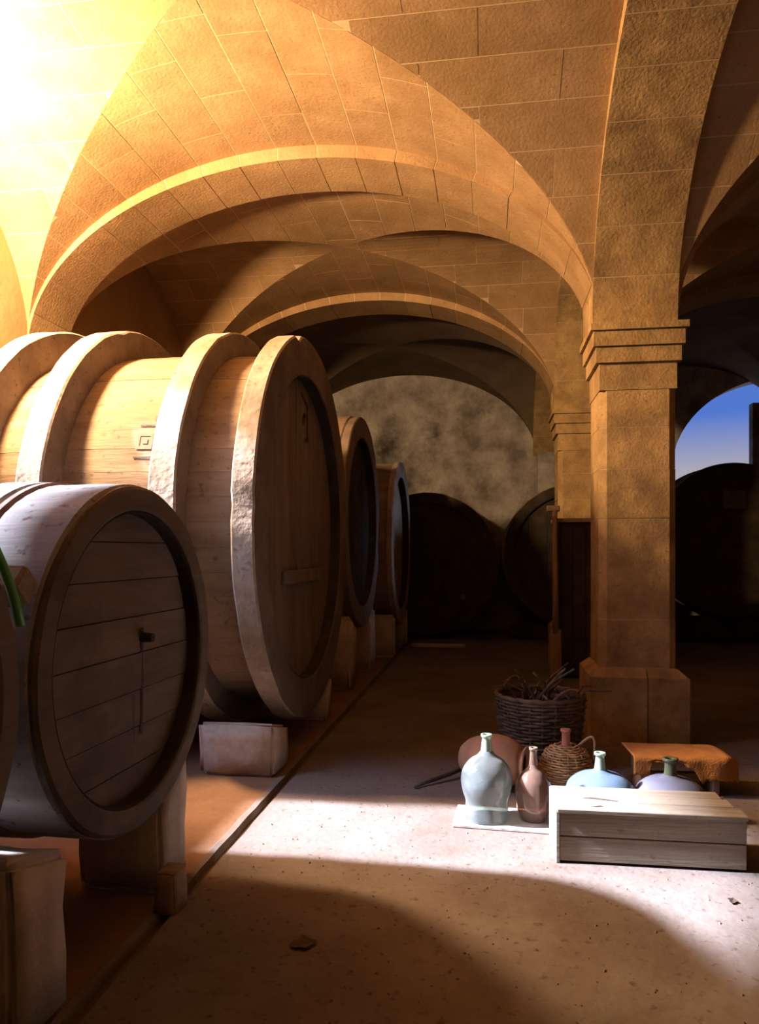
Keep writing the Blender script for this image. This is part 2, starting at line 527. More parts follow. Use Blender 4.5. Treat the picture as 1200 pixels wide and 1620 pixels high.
# ------------------------------------------------------------------ walls
def wall_open(name, axis, face, back, u0, u1, H, op, m):
    """wall in the plane axis=face with an arched opening op=(a,b,sill,spring,rise) or None"""
    V, F = [], []
    def pt(u, d, z):
        return (d, u, z) if axis == 0 else (u, d, z)
    def quad(us, zs_):
        pass
    def addbox(ua, ub, za, zb, zb2=None, za2=None):
        """box between ua, ub; top zb at ua and zb2 at ub; bottom za / za2"""
        zb2 = zb if zb2 is None else zb2
        za2 = za if za2 is None else za2
        q = len(V)
        for d in (face, back):
            V.extend([pt(ua, d, za), pt(ub, d, za2), pt(ub, d, zb2), pt(ua, d, zb)])
        F.extend([(q, q + 1, q + 2, q + 3), (q + 7, q + 6, q + 5, q + 4), (q, q + 4, q + 5, q + 1), (q + 1, q + 5, q + 6, q + 2), (q + 2, q + 6, q + 7, q + 3), (q + 3, q + 7, q + 4, q)])
    if op is None:
        addbox(u0, u1, -0.1, H)
    else:
        a, b, sill, spr, rise = op
        addbox(u0, a, -0.1, H)
        addbox(b, u1, -0.1, H)
        addbox(a, b, -0.1, sill)
        n = 24
        for k in range(n):
            ta, tb = k / n, (k + 1) / n
            if callable(rise):
                f = lambda t: rise(a + (b - a) * t)
            else:
                f = lambda t: spr + rise * math.sqrt(max(0, 1 - (2 * t - 1) ** 2))
            addbox(a + (b - a) * ta, a + (b - a) * tb, f(ta), H, H, f(tb))
    o = mesh(name, V, F, m, fix=False)
    tag(o, kind='structure')
    return o

HW = 5.6
def aisle_arch(x):
    return 2.9 + 1.7 * math.sqrt(max(0.0, 1 - ((5.2 - x) / 1.95) ** 2))
def rampant(y):  # head of the unseen left window, shaped to trim where sun falls
    u = min(1.0, max(0.0, (y - 1.75) / 1.35))
    return 3.5 + 0.9 * u * u * (3 - 2 * u)
wall_open('wall_left', 0, XL, XL - 0.28, Y_BACK - 0.3, Y_FAR + 0.3, HW, (1.75, 4.46, 2.12, 3.5, rampant), 'wallstone')
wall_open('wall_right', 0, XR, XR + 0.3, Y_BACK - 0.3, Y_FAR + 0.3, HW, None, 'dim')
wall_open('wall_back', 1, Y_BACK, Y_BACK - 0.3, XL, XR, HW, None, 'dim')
wall_open('wall_far', 1, Y_FAR, Y_FAR + 0.45, XL, XR, HW, (3.26, 5.38, 2.5, 3.1, aisle_arch), 'plaster')
roof = boxes('ceiling', [(XL - 0.3, XR + 0.3, Y_BACK - 0.3, Y_FAR + 0.5, HW, HW + 0.2)], 'plaster')
tag(roof, kind='structure')

# ------------------------------------------------------------------ vaults
bays_y = [(Y_BACK, 1.52), (2.10, 6.00), (6.58, 9.55), (10.13, Y_FAR)]
for k, (ya, yb) in enumerate(bays_y):
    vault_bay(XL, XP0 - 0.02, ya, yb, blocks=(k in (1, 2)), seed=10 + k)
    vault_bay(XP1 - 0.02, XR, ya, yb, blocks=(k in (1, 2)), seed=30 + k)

# ------------------------------------------------------------------ arches
names = ['just overhead of the viewer', 'springing from the pier beside the demijohns', 'further back, above the row of casks']
for k, (ya, yb) in enumerate(ARCH_Y):
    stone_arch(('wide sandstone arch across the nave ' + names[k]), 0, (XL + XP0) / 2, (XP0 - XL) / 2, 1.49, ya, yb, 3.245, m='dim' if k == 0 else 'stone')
    stone_arch(('shadowed sandstone arch across the right aisle ' + names[k]), 0, (XP1 + XR) / 2, (XR - XP1) / 2, 1.49, ya, yb, 3.245)
lab = ['sandstone arcade arch behind the viewer, beside the near vault', 'sandstone arcade arch rising from the front pier towards the viewer',
       'sandstone arcade arch between the front and the second pier', 'sandstone arcade arch reaching the stained far wall']
for k, (ya, yb) in enumerate(bays_y):
    stone_arch(lab[k], 1, (ya + yb) / 2, (yb - ya) / 2, 1.49, XP0 - 0.05, XP1, 3.245, step=0.40, m='pier')

# ------------------------------------------------------------------ piers
def prism(pts, z0, z1):
    n = len(pts)
    V = [(x, y, z0) for x, y in pts] + [(x, y, z1) for x, y in pts]
    F = [tuple(range(n))[::-1], tuple(range(n, 2 * n))]
    for i in range(n):
        j = (i + 1) % n
        F.append((i, j, n + j, n + i))
    return V, F

def pier(label, y0, y1, detailed=True):
    x0, x1 = XP0, XP1
    cx, cy = (x0 + x1) / 2, (y0 + y1) / 2
    root = empty('stone_pier', (cx, cy, 0))
    tag(root, label, 'pier', kind='structure')
    hx, hy = (x1 - x0) / 2, (y1 - y0) / 2
    def octa(hx, hy, c):
        return [(-hx + c, -hy), (hx - c, -hy), (hx, -hy + c), (hx, hy - c), (hx - c, hy), (-hx + c, hy), (-hx, hy - c), (-hx, -hy + c)]
    # plinth of two stones per face, with a sloped shoulder
    px, py = hx + 0.075, hy + 0.075
    for sx in (0, 1):
        xa, xb = (-px, 0.055) if sx == 0 else (0.061, px)
        V = [(xa, -py, 0), (xb, -py, 0), (xb, py, 0), (xa, py, 0),
             (xa, -py, 0.52), (xb, -py, 0.52), (xb, py, 0.52), (xa, py, 0.52)]
        xi, xj = (-hx + 0.0, xb) if sx == 0 else (xa, hx)
        V += [(xi, -hy, 0.585), (xj, -hy, 0.585), (xj, hy, 0.585), (xi, hy, 0.585)]
        F = [(0, 3, 2, 1), (8, 9, 10, 11)]
        for q in (0, 4):
            for i in range(4):
                j = (i + 1) % 4
                F.append((q + i, q + j, q + 4 + j, q + 4 + i))
        mesh('plinth', V, F, 'pier', root)
    # shaft
    zs = [0.588, 0.96, 1.745, 2.13, 2.455, 2.74]
    for i in range(len(zs) - 1):
        V, F = prism(octa(hx - random.uniform(0, .004), hy - random.uniform(0, .004), 0.055), zs[i] + 0.003, zs[i + 1] - 0.003)
        mesh('shaft_stone', V, F, 'pier', root)
    V, F = prism(octa(hx - 0.006, hy - 0.006, 0.055), 0.55, 2.74)
    mesh('mortar', V, F, 'mortar', root)
    V, F = prism(octa(hx, hy, 0.002), 2.743, 2.949)
    mesh('shaft_stone', V, F, 'pier', root)
    # impost: three stepped fascias
    for e, za, zb in ((0.028, 2.952, 3.070), (0.050, 3.076, 3.190), (0.074, 3.195, 3.245)):
        V, F = prism(octa(hx + e, hy + e, 0.002), za, zb)
        mesh('impost_moulding', V, F, 'pier', root)
    V, F = prism(octa(hx - 0.03, hy - 0.03, 0.002), 2.74, 5.3)
    mesh('core', V, F, 'stone', root)
    return root
pier('sandstone pier with stepped impost, standing behind the stool and demijohns', *ARCH_Y[1])
pier('second sandstone pier, half hidden behind the front pier', *ARCH_Y[2])
pier('near sandstone pier at the right of the viewer', *ARCH_Y[0])
# end pilaster of the right aisle and the nave against the far wall
pl = boxes('pilaster', [(-.16, .16, -0.2, -0.003, 0, 4.1)], 'plaster'); pl.location = (4.745, Y_FAR, 0)
tag(pl, 'dark pilaster at the right edge by the far aisle window', 'pilaster')
pl = boxes('pilaster', [(-.27, .27, -0.22, -0.003, 0, 3.3)], 'plaster'); pl.location = (1.13, Y_FAR, 0)
tag(pl, 'pale plaster pilaster on the stained far wall behind the second pier', 'pilaster')

# ------------------------------------------------------------------ casks
def ring_mesh(name, r_in, r_out, xa, xb, zc, m, parent, amp=0.012, seed=0, seg=96, notch=None):
    """thick hoop about the x axis between xa and xb (xa > xb), worn edges"""
    bev = min(0.012, (xa - xb) * 0.25)
    prof = [(r_in, xa - 0.006), (r_in + 0.01, xa), ((r_in + r_out) / 2, xa), (r_out - bev, xa), (r_out, xa - bev), (r_out, (xa + xb) / 2), (r_out, xb + bev), (r_out - bev, xb), (r_in, xb)]
    V, F = [], []
    n = len(prof)
    for k in range(seg):
        t = 2 * PI * k / seg
        for r, x in prof:
            w_ = 1.0 if r > r_in + 0.02 else 0.2
            q = Vector((x * 9 + seed, math.cos(t) * 9 * r_out * .5, math.sin(t) * 9 * r_out * .5))
            q2 = q * 0.35
            d = amp * w_ * (noise.noise(q) + 0.8 * noise.noise(q2))
            if notch and r > r_out - 0.1:
                for (tn, wn, dn) in notch:
                    da = abs((t - tn + PI) % (2 * PI) - PI)
                    if da < wn: d -= dn * (1 - da / wn)
            dxx = amp * 0.6 * w_ * noise.noise(q + Vector((5, 5, 5)))
            V.append((x + dxx, (r + d) * math.cos(t), zc + (r + d) * math.sin(t)))
    for k in range(seg):
        k2 = (k + 1) % seg
        for i in range(n):
            i2 = (i + 1) % n
            F.append((k * n + i, k2 * n + i, k2 * n + i2, k * n + i2))
    o = mesh(name, V, F, m, parent, smooth=True)
    o.data.set_sharp_from_angle(angle=R(28))
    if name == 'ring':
        o.data.materials.append(M['lit_chalk'])
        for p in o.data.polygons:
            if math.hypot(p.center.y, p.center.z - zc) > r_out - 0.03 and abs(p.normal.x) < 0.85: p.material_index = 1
    return o

def cask(label, loc, zc, r_end, r_bilge, length, n_st, rings, head_r, inset, planks, plank_dir, ms, rz=0, ry=0, group=None, seed=0, back_head=True):
    """local x axis = cask axis, front face at x=0 looking along +x; loc is the floor point under the face, zc axis height above loc"""
    rnd = random.Random(seed)
    root = empty('cask', loc, rz=rz, ry=ry)
    tag(root, label, 'cask', group)
    mst, mring, mhead = ms
    rad = lambda a: r_end + (r_bilge - r_end) * (1 - (2 * a / length - 1) ** 2)
    na = 8
    for i in range(n_st):
        t0, t1 = 2 * PI * i / n_st + 0.0006, 2 * PI * (i + 1) / n_st - 0.0006
        dr = rnd.uniform(-0.002, 0.0015)
        V, F = [], []
        for k in range(na + 1):
            a = 0.02 + (length - 0.02) * k / na
            r = rad(a) + dr
            for t, rr in ((t0, r), ((t0 + t1) / 2, r), (t1, r), (t1, r - 0.05), (t0, r - 0.05)):
                V.append((-a, rr * math.cos(t), zc + rr * math.sin(t)))
        for k in range(na):
            q = 5 * k
            for e in range(5):
                e2 = (e + 1) % 5
                F.append((q + e, q + e2, q + 5 + e2, q + 5 + e))
        F += [(0, 4, 3, 2, 1), tuple(5 * na + e for e in range(5))]
        mesh('stave', V, F, mst, root, fix=False)
    for j, (xa, xb, ri, ro, amp, m2, nm, notch) in enumerate(rings):
        ring_mesh(nm, ri, ro, xa, xb, zc, m2 or mring, root, amp, seed + j * 7.7, notch=notch)
    ring_mesh('dark_liner', rings[0][2] - 0.012, rings[0][2] + 0.004, -0.008, -inset - 0.01, zc, 'dark_wood', root, 0.0, seed)  # added dark liner that blackens the recess inside the rim
    # head boards
    def head(x0, x1, nb):
        bnd = [-head_r + 2 * head_r * k / nb for k in range(nb + 1)]
        for k in range(nb):
            a, b = bnd[k] + 0.002, bnd[k + 1] - 0.002
            lim = head_r - 0.002
            a, b = max(-lim, a), min(lim, b)
            sm = [a + (b - a) * q / 4 for q in range(5)]
            outl = [(c, -math.sqrt(max(0, head_r ** 2 - c * c))) for c in sm] + [(c, math.sqrt(max(0, head_r ** 2 - c * c))) for c in sm[::-1]]
            dx = rnd.uniform(-0.004, 0.004)
            V, F = [], []
            for x in (x0 + dx, x1):
                for c, h in outl:
                    V.append((x, h, zc + c) if plank_dir == 'h' else (x, c, zc + h))
            n = len(outl)
            F = [tuple(range(n)), tuple(range(n, 2 * n))[::-1]]
            for i in range(n):
                i2 = (i + 1) % n
                F.append((i, n + i, n + i2, i2))
            mesh('head_board', V, F, mhead, root)
    head(-inset, -inset - 0.04, planks)
    if back_head: head(-length + inset, -length + inset + 0.04, 5)
    return root

# the giant cask
BX, BY, BZ = -1.40, 5.77, 1.675
big = cask('giant oak cask with four thick chalky rings, lit yellow from the left', (BX, BY, 0), BZ, 1.30, 1.345, 2.02, 52,
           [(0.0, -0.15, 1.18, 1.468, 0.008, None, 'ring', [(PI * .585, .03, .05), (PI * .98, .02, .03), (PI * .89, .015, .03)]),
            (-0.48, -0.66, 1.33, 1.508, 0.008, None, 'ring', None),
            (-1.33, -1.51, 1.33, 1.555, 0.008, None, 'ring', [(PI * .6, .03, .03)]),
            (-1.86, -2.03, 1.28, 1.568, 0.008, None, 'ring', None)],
           1.24, 0.10, 13, 'v', ('stave', 'ring', 'head'), seed=1)
# batten across the head, a painted number and a stencil on the flank
o = boxes('batten', [(-0.098, -0.062, -0.62, 0.55, -0.05, 0.05)], 'head', big, 0.008); o.location = (0, 0.1, BZ - 0.38)
def digit(parent, loc, s, strokes, m, axis='x', wd=0.16):
    V, F = [], []
    for (a, b) in strokes:
        a, b = Vector((a[0], a[1])), Vector((b[0], b[1]))
        d = (b - a).normalized(); n = Vector((-d.y, d.x)) * wd / 2
        a, b = a - d * wd / 2, b + d * wd / 2
        q = len(V)
        for p in (a + n, b + n, b - n, a - n):
            V.append((0, p.x * s, p.y * s))
        F.append((q, q + 1, q + 2, q + 3))
    o = mesh('painted_number', V, F, m, parent, fix=False)
    o.location = loc
    return o
# faded red stencil and bung on the flank
def flank_patch(parent, name, a, ang, wa, wt, rr, m, hole=0.0):
    V, F = [], []
    for (ia, it) in ((-1, -1), (1, -1), (1, 1), (-1, 1)):
        t = ang + it * wt / rr
        V.append((-a + ia * wa, rr * math.cos(t), BZ + rr * math.sin(t)))
    if hole:
        for (ia, it) in ((-1, -1), (1, -1), (1, 1), (-1, 1)):
            t = ang + it * wt * hole / rr
            V.append((-a + ia * wa * hole, rr * math.cos(t), BZ + rr * math.sin(t)))
        F = [(0, 1, 5, 4), (1, 2, 6, 5), (2, 3, 7, 6), (3, 0, 4, 7)]
    else:
        F = [(0, 1, 2, 3)]
    return mesh(name, V, F, m, parent, fix=False)
flank_patch(big, 'painted_stencil', 0.80, R(157), 0.055, 0.06, 1.348, 'redmark', 0.62)
flank_patch(big, 'painted_stencil', 0.80, R(157), 0.02, 0.02, 1.348, 'redmark')
flank_patch(big, 'painted_stencil', 0.80, R(152), 0.05, 0.008, 1.348, 'mark')
flank_patch(big, 'painted_stencil', 0.80, R(162), 0.06, 0.006, 1.348, 'mark')
digit(big, (-0.0935, 0.16, BZ + 0.86), 0.2, [((-.5, 1.1), (.45, .75)), ((.45, .75), (.45, -.6)), ((-.1, .3), (.3, .3)), ((-.1, .3), (-.2, 0)), ((.0, -.7), (.5, -.65))], 'mark')

# two smaller casks at the front of the row
SX, SZ = -1.355, 1.08
hs = [(0.0, -0.05, 0.575, 0.668, 0.006, 'head_h', 'chime', None), (-0.31, -0.355, 0.66, 0.688, 0.002, 'hoop', 'hoop', None), (-0.02, -0.30, 0.655, 0.676, 0.003, None, 'hoop', None), (-0.36, -0.52, 0.665, 0.690, 0.003, None, 'hoop', None), (-0.82, -0.98, 0.665, 0.690, 0.003, None, 'hoop', None), (-1.04, -1.30, 0.655, 0.676, 0.003, None, 'hoop', None)]
small = cask('grey cask with recessed head and dark drip streak, before the giant cask', (SX, 2.765, 0), SZ, 0.660, 0.684, 1.32, 30, hs, 0.60, 0.07, 8, 'h', ('grey_stave', 'grey_stave', 'head_h'), rz=R(-1.5), seed=2)
near = cask('dark cask cut by the left edge, with a green hose along its rim', (-1.37, 1.36, 0), SZ, 0.660, 0.684, 1.32, 30, hs, 0.60, 0.07, 8, 'h', ('grey_stave', 'grey_stave', 'head_h'), seed=3)
# bung and drip on the small cask's head
V, F = lathe([(0.0, 0.0), (0.022, 0.0), (0.018, 0.05), (0.0, 0.05)], 12, 'x')
o = mesh('bung', V, F, 'dark_wood', small); o.location = (-0.068, 0.13, SZ + 0.06)
def streak(parent, x, y, z0, z1, wd, m):
    V, F = [], []
    n = 12
    for k in range(n + 1):
        z = z0 + (z1 - z0) * k / n
        wk = wd * (0.6 + 0.6 * noise.noise(Vector((z * 9, y * 7, 0)))) * (1 - 0.5 * k / n)
        off = 0.006 * noise.noise(Vector((z * 6, y, 9)))
        V += [(x, y + off - wk, z), (x, y + off + wk, z)]
    for k in range(n):
        F.append((2 * k, 2 * k + 1, 2 * k + 3, 2 * k + 2))
    return mesh('wine_stain', V, F, m, parent, fix=False)
streak(small, -0.0655, 0.13, SZ + 0.10, SZ - 0.34, 0.02, 'mark')
streak(small, -0.0655, 0.065, SZ - 0.16, SZ - 0.36, 0.005, 'mark')

# green hose along the rim of the near cask
pts = []
for k in range(19):
    t = R(110 - k * 5.2)
    pts.append((-0.012, 0.692 * math.cos(t), SZ + 0.692 * math.sin(t)))
V, F = tube(pts, 0.014, 8)
o = mesh('garden_hose', V, F, 'green', None, smooth=True); o.location = (-1.36, 1.36, 0.002)
tag(o, 'bright green hose lying along the rim of the leftmost cask', 'hose')
# chock between the two casks
o = boxes('wooden_chock', [(-.05, .05, -.05, .05, 0, .10)], 'crate', None, 0.012); o.location = (-1.42, 2.095, 1.355)
o.rotation_euler = (R(45), 0, 0)
tag(o, 'small pale wooden wedge between the two front casks', 'wedge')

# casks behind the giant one
two = cask('dark second cask standing just behind the giant cask', (-1.46, 8.62, 0), 1.82, 1.17, 1.2, 1.9, 40,
           [(0.0, -0.10, 0.98, 1.22, 0.008, 'head', 'chime', None), (-0.1, -0.32, 1.16, 1.23, 0.006, 'stave', 'hoop', None), (-0.55, -0.7, 1.18, 1.23, 0.006, None, 'hoop', None), (-1.3, -1.5, 1.18, 1.23, 0.006, None, 'hoop', None)],
           1.02, 0.09, 9, 'v', ('stave', 'hoop', 'dark_wood'), seed=4)
three = cask('third cask, head paled for aisle light, nearest the far wall', (-1.30, 11.06, 0), 1.6, 1.16, 1.19, 1.9, 40,
             [(0.0, -0.08, 0.98, 1.21, 0.008, None, 'chime', None), (-0.5, -0.66, 1.17, 1.22, 0.006, None, 'hoop', None), (-1.3, -1.5, 1.17, 1.22, 0.006, None, 'hoop', None)],
             1.02, 0.10, 9, 'v', ('stave', 'lit_chalk', 'lit_chalk'), seed=5)  # head and rings paled to stand in for the aisle light
end_rings = lambda r: [(0.0, -0.06, r - 0.14, r + 0.015, 0.004, None, 'chime', None), (-0.08, -0.2, r - 0.01, r + 0.03, 0.003, 'hoop', 'hoop', None), (-0.9, -1.0, r, r + 0.04, 0.003, 'hoop', 'hoop', None)]
for nm, x, zc, r in (('blackened cask against the far wall, left of the pair', -1.06, 1.27, 1.17), ('blackened cask against the far wall, right of the pair', 1.37, 1.42, 1.14),
                     ('blackened cask with a tin plate below the blue aisle window', 3.83, 1.66, 1.2)):
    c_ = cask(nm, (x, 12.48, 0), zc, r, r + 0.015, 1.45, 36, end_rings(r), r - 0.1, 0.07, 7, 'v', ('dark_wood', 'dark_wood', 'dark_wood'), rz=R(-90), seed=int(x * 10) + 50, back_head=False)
    if x > 3:
        boxes('plate', [(-0.066, -0.055, -0.17, 0.17, zc + 0.5, zc + 0.78)], 'plate', c_)
    elif x < 0:
        V, F = lathe([(0.0, 0.0), (0.03, 0.0), (0.03, 0.12), (0.045, 0.13), (0.045, 0.19), (0.0, 0.19)], 12, 'x')
        o = mesh('tap', V, F, 'plate', c_); o.location = (-0.07, 0.62, zc - 0.55)

# supports
rough_block('support_block', 'pale stone post wedged under the two front casks', -1.78, -1.37, 1.98, 2.27, 0.60, 0.52, m='white', seed=1, group=None)
rough_block('support_block', 'whitish stone post under the far side of the grey cask', -1.80, -1.405, 3.06, 3.33, 0.42, 0.62, m='white', seed=2)
rough_block('support_block', 'small rounded stone at the foot of the whitish post', -1.36, -1.27, 2.90, 3.02, 0.16, 0.17, seed=9, amp=0.03, cat='stone')
rough_block('support_block', 'pinkish rendered block under the near side of the giant cask', -1.92, -1.40, 4.74, 5.10, 0.36, 0.265, seed=3)
rough_block('support_block', 'narrow rendered block under the far side of the giant cask', -1.95, -1.42, 6.42, 6.62, 0.25, 0.36, seed=4)
rough_block('support_block', 'shadowed block under the near side of the second cask', -1.95, -1.46, 7.75, 8.15, 0.80, 0.65, seed=5)
rough_block('support_block', 'shadowed block under the far side of the second cask', -1.95, -1.46, 9.05, 9.45, 0.63, 0.78, seed=6)
rough_block('support_block', 'whitewashed slab under the near side of the third cask', -1.7, -1.32, 10.30, 10.42, 0.60, 0.54, m='white', seed=7, amp=0.01)
rough_block('support_block', 'whitewashed slab under the far side of the third cask', -1.7, -1.30, 11.70, 11.82, 0.53, 0.58, m='white', seed=8, amp=0.01)
for x, r, zc, who in ((-1.06, 1.17, 1.27, 'left far'), (1.37, 1.14, 1.42, 'right far'), (3.83, 1.2, 1.66, 'aisle')):
    rough_block('support_beam', 'dark beam on the floor under the %s blackened cask' % who, x - 1.05, x + 1.05, 12.7, 12.95, max(0.05, zc - r - 0.04), max(0.05, zc - r - 0.04), m='dark_wood', seed=x, cat='beam', amp=0.008)
rough_block('stone_sill', 'low pale sill lying on the floor below the third cask', -1.2, -0.38, 11.45, 11.62, 0.05, 0.05, m='white', seed=12, cat='sill', amp=0.006)

# ------------------------------------------------------------------ crate
cr = empty('wooden_crate', (0.745, 3.845, 0), rz=R(0.8))
tag(cr, 'weathered grey wooden crate lying in front of the demijohns', 'crate')
hx, hy, hz = 0.43, 0.175, 0.262
boxes('front_board', [(-hx + 0.012, hx, -hy, -hy + 0.018, 0.012, 0.128)], 'crate', cr, 0.003)
boxes('front_board', [(-hx + 0.012, hx, -hy - 0.002, -hy + 0.017, 0.133, hz - 0.022)], 'crate', cr, 0.003)
boxes('back_board', [(-hx + 0.012, hx, hy - 0.018, hy, 0.012, 0.128)], 'crate', cr, 0.003)
boxes('back_board', [(-hx + 0.012, hx, hy - 0.018, hy, 0.133, hz - 0.022)], 'crate', cr, 0.003)
boxes('end_board', [(-hx - 0.006, -hx + 0.012, -hy - 0.006, hy + 0.006, 0.0, hz - 0.006)], 'crate', cr, 0.003)
boxes('end_board', [(hx - 0.03, hx - 0.012, -hy + 0.019, hy - 0.019, 0.0, hz - 0.023)], 'crate', cr, 0.003)
for k, (ya, yb) in enumerate(((-hy - 0.012, -0.062), (-0.058, 0.062), (0.066, hy))):
    boxes('lid_board', [(-hx + 0.0, hx + 0.006 - 0.02 * k, ya, yb, hz - 0.021, hz)], 'crate', cr, 0.003)
boxes('bottom_board', [(-hx + 0.02, hx - 0.02, -hy + 0.02, hy - 0.02, 0.004, 0.02)], 'crate', cr)
V, F = [(-0.30, -0.01, hz + 0.001), (-0.24, 0.005, hz + 0.001), (-0.12, -0.035, hz + 0.001), (-0.13, -0.045, hz + 0.001)], [(0, 3, 2, 1)]
mesh('split', V, F, 'mark', cr)
mesh('split', [(-.27, -.13, hz + .001), (-.22, -.112, hz + .001), (-.20, -.125, hz + .001), (-.24, -.14, hz + .001)], [(0, 3, 2, 1)], 'mark', cr)

# board under two demijohns
o = boxes('board', [(-.27, .27, -.16, .16, 0, .018)], 'board', None, 0.004); o.location = (0.075, 4.19, 0.001); o.rotation_euler = (0, 0, R(-3))
tag(o, 'thin pale board on the floor beneath the two left demijohns', 'board')

# ------------------------------------------------------------------ demijohns
def spline(prof, n=6):
    """Catmull-Rom through (r,h) points"""
    out = []
    P = [Vector((r, h)) for r, h in prof]
    for i in range(len(P) - 1):
        p0, p1, p2, p3 = P[max(i - 1, 0)], P[i], P[i + 1], P[min(i + 2, len(P) - 1)]
        for k in range(n):
            t = k / n
            q = 0.5 * ((2 * p1) + (p2 - p0) * t + (2 * p0 - 5 * p1 + 4 * p2 - p3) * t * t + (3 * p1 - p0 - 3 * p2 + p3) * t ** 3)
            out.append((max(0.0, q.x), q.y))
    out.append((P[-1].x, P[-1].y))
    return out

def demijohn(label, loc, body, neck, m, mneck, rx=0, ry=0, lip=0.006):
    root = empty('demijohn', loc, rx=rx, ry=ry)
    tag(root, label, 'demijohn', 'demijohns by the crate')
    outer = spline(body)
    inner = [(max(0.001, r - 0.004), h if i else h + 0.004) for i, (r, h) in enumerate(outer)]
    V, F = lathe([(0.0005, outer[0][1])] + outer + inner[::-1] + [(0.0005, inner[0][1])], 48)
    mesh('body', V, F, m, root, smooth=True)
    r0, h0 = body[-1]
    r1, h1 = neck
    pr = [(r0, h0 - 0.001), ((r0 + r1) / 2, (h0 * .7 + h1 * .3)), (r1, h0 * .3 + h1 * .7), (r1, h1 - 0.018), (r1 + lip, h1 - 0.014), (r1 + lip, h1), (r1 - 0.005, h1), (r1 - 0.006, h1 - 0.02), (r0 - 0.004, h0)]
    V, F = lathe(pr, 32)
    nk = mesh('neck', V, F, mneck, root, smooth=True)
    return root
demijohn('tall pale-glass demijohn with bulging body at the left end of the board', (-0.02, 4.17, 0.019),
         [(0.118, 0.0), (0.128, 0.006), (0.120, 0.05), (0.116, 0.095), (0.132, 0.15), (0.141, 0.21), (0.130, 0.27), (0.095, 0.318), (0.055, 0.345), (0.032, 0.372)], (0.025, 0.462), 'glass_pale', 'glass_neck')
demijohn('small amber-pink demijohn beside the tall pale one', (0.235, 4.185, 0.019),
         [(0.060, 0.0), (0.072, 0.006), (0.090, 0.06), (0.100, 0.13), (0.093, 0.20), (0.065, 0.25), (0.035, 0.28), (0.024, 0.30)], (0.019, 0.395), 'glass_amber', 'glass_amber', lip=0.005)
demijohn('squat blue-grey demijohn with green neck behind the crate', (0.61, 4.33, 0),
         [(0.11, 0.0), (0.125, 0.006), (0.172, 0.07), (0.188, 0.13), (0.176, 0.185), (0.125, 0.23), (0.06, 0.252), (0.032, 0.268)], (0.024, 0.362), 'glass_blue', 'glass_neck', lip=0.008)
demijohn('squat violet-grey demijohn with dark neck, nearest the stool', (0.99, 4.34, 0.0),
         [(0.10, 0.0), (0.12, 0.006), (0.168, 0.07), (0.184, 0.13), (0.172, 0.18), (0.12, 0.22), (0.06, 0.238), (0.034, 0.252)], (0.030, 0.342), 'glass_violet', 'glass_green', rx=0, ry=0, lip=0.012)

# ------------------------------------------------------------------ baskets
def weave(r_of_z, z0, z1, rows, rod, nst, m, name, parent, rnd_=0.002, seg=84):
    V, F = [], []
    for k in range(rows):
        z = z0 + (z1 - z0) * (k + 0.5) / rows
        pts = []
        for i in range(seg):
            t = 2 * PI * i / seg
            r = r_of_z(z) + 0.7 * rod * math.sin(nst / 2 * t + k * PI) + random.uniform(-rnd_, rnd_)
            pts.append((r * math.cos(t), r * math.sin(t), z + random.uniform(-rnd_, rnd_)))
        v, f = tube(pts, rod * 0.95, 5, True)
        q = len(V)
        V += v; F += [tuple(i + q for i in ff) for ff in f]
    o = mesh(name, V, F, m, parent, smooth=True, fix=False)
    o['kind'] = 'stuff'
    return o

def stakes(r_of_z, z0, z1, n, rod, m, parent):
    for i in range(n):
        t = 2 * PI * (i + 0.5) / n
        pts = [((r_of_z(z)) * math.cos(t), r_of_z(z) * math.sin(t), z) for z in [z0 + (z1 - z0) * k / 5 for k in range(6)]]
        V, F = tube(pts, rod, 5)
        mesh('stake', V, F, m, parent, smooth=True, fix=False)

def ring_tube(r, z, rod, m, name, parent, seg=48, wob=0.0):
    pts = [(r * math.cos(2 * PI * i / seg), r * math.sin(2 * PI * i / seg), z + wob * math.sin(i * 2.4)) for i in range(seg)]
    V, F = tube(pts, rod, 6, True)
    return mesh(name, V, F, m, parent, smooth=True, fix=False)

def loop(p0, p1, h, rod, m, name, parent, out=(0, 0), n=16):
    p0, p1 = Vector(p0), Vector(p1)
    pts = []
    for k in range(n + 1):
        t = k / n
        p = p0.lerp(p1, t)
        s = math.sin(PI * t)
        pts.append((p.x + out[0] * s, p.y + out[1] * s, p.z + h * s))
    V, F = tube(pts, rod, 6)
    return mesh(name, V, F, m, parent, smooth=True, fix=False)

bk = empty('wicker_basket', (0.345, 5.36, 0))
tag(bk, 'large dark wicker basket heaped with vine cuttings, left of the pier', 'basket')
rb = lambda z: 0.235 + 0.065 * min(1, z / 0.45) + 0.01 * math.sin(z * 6)
weave(rb, 0.01, 0.47, 20, 0.0115, 22, 'wicker_dark', 'wicker_weave', bk, 0.003)
stakes(rb, 0.0, 0.48, 22, 0.008, 'wicker_dark', bk)
ring_tube(0.302, 0.485, 0.017, 'wicker_dark', 'rim', bk, wob=0.005)
V, F = lathe([(0.0, 0.012), (0.235, 0.012), (0.235, 0.0), (0.0, 0.0)], 32)
mesh('base', V, F, 'wicker_dark', bk)
for t in (R(-55), R(125)):
    a, b = t - 0.42, t + 0.42
    loop((.30 * math.cos(a), .30 * math.sin(a), .485), (.30 * math.cos(b), .30 * math.sin(b), .485), 0.075, 0.012, 'wicker_dark', 'handle', bk, out=(0.03 * math.cos(t), 0.03 * math.sin(t)))
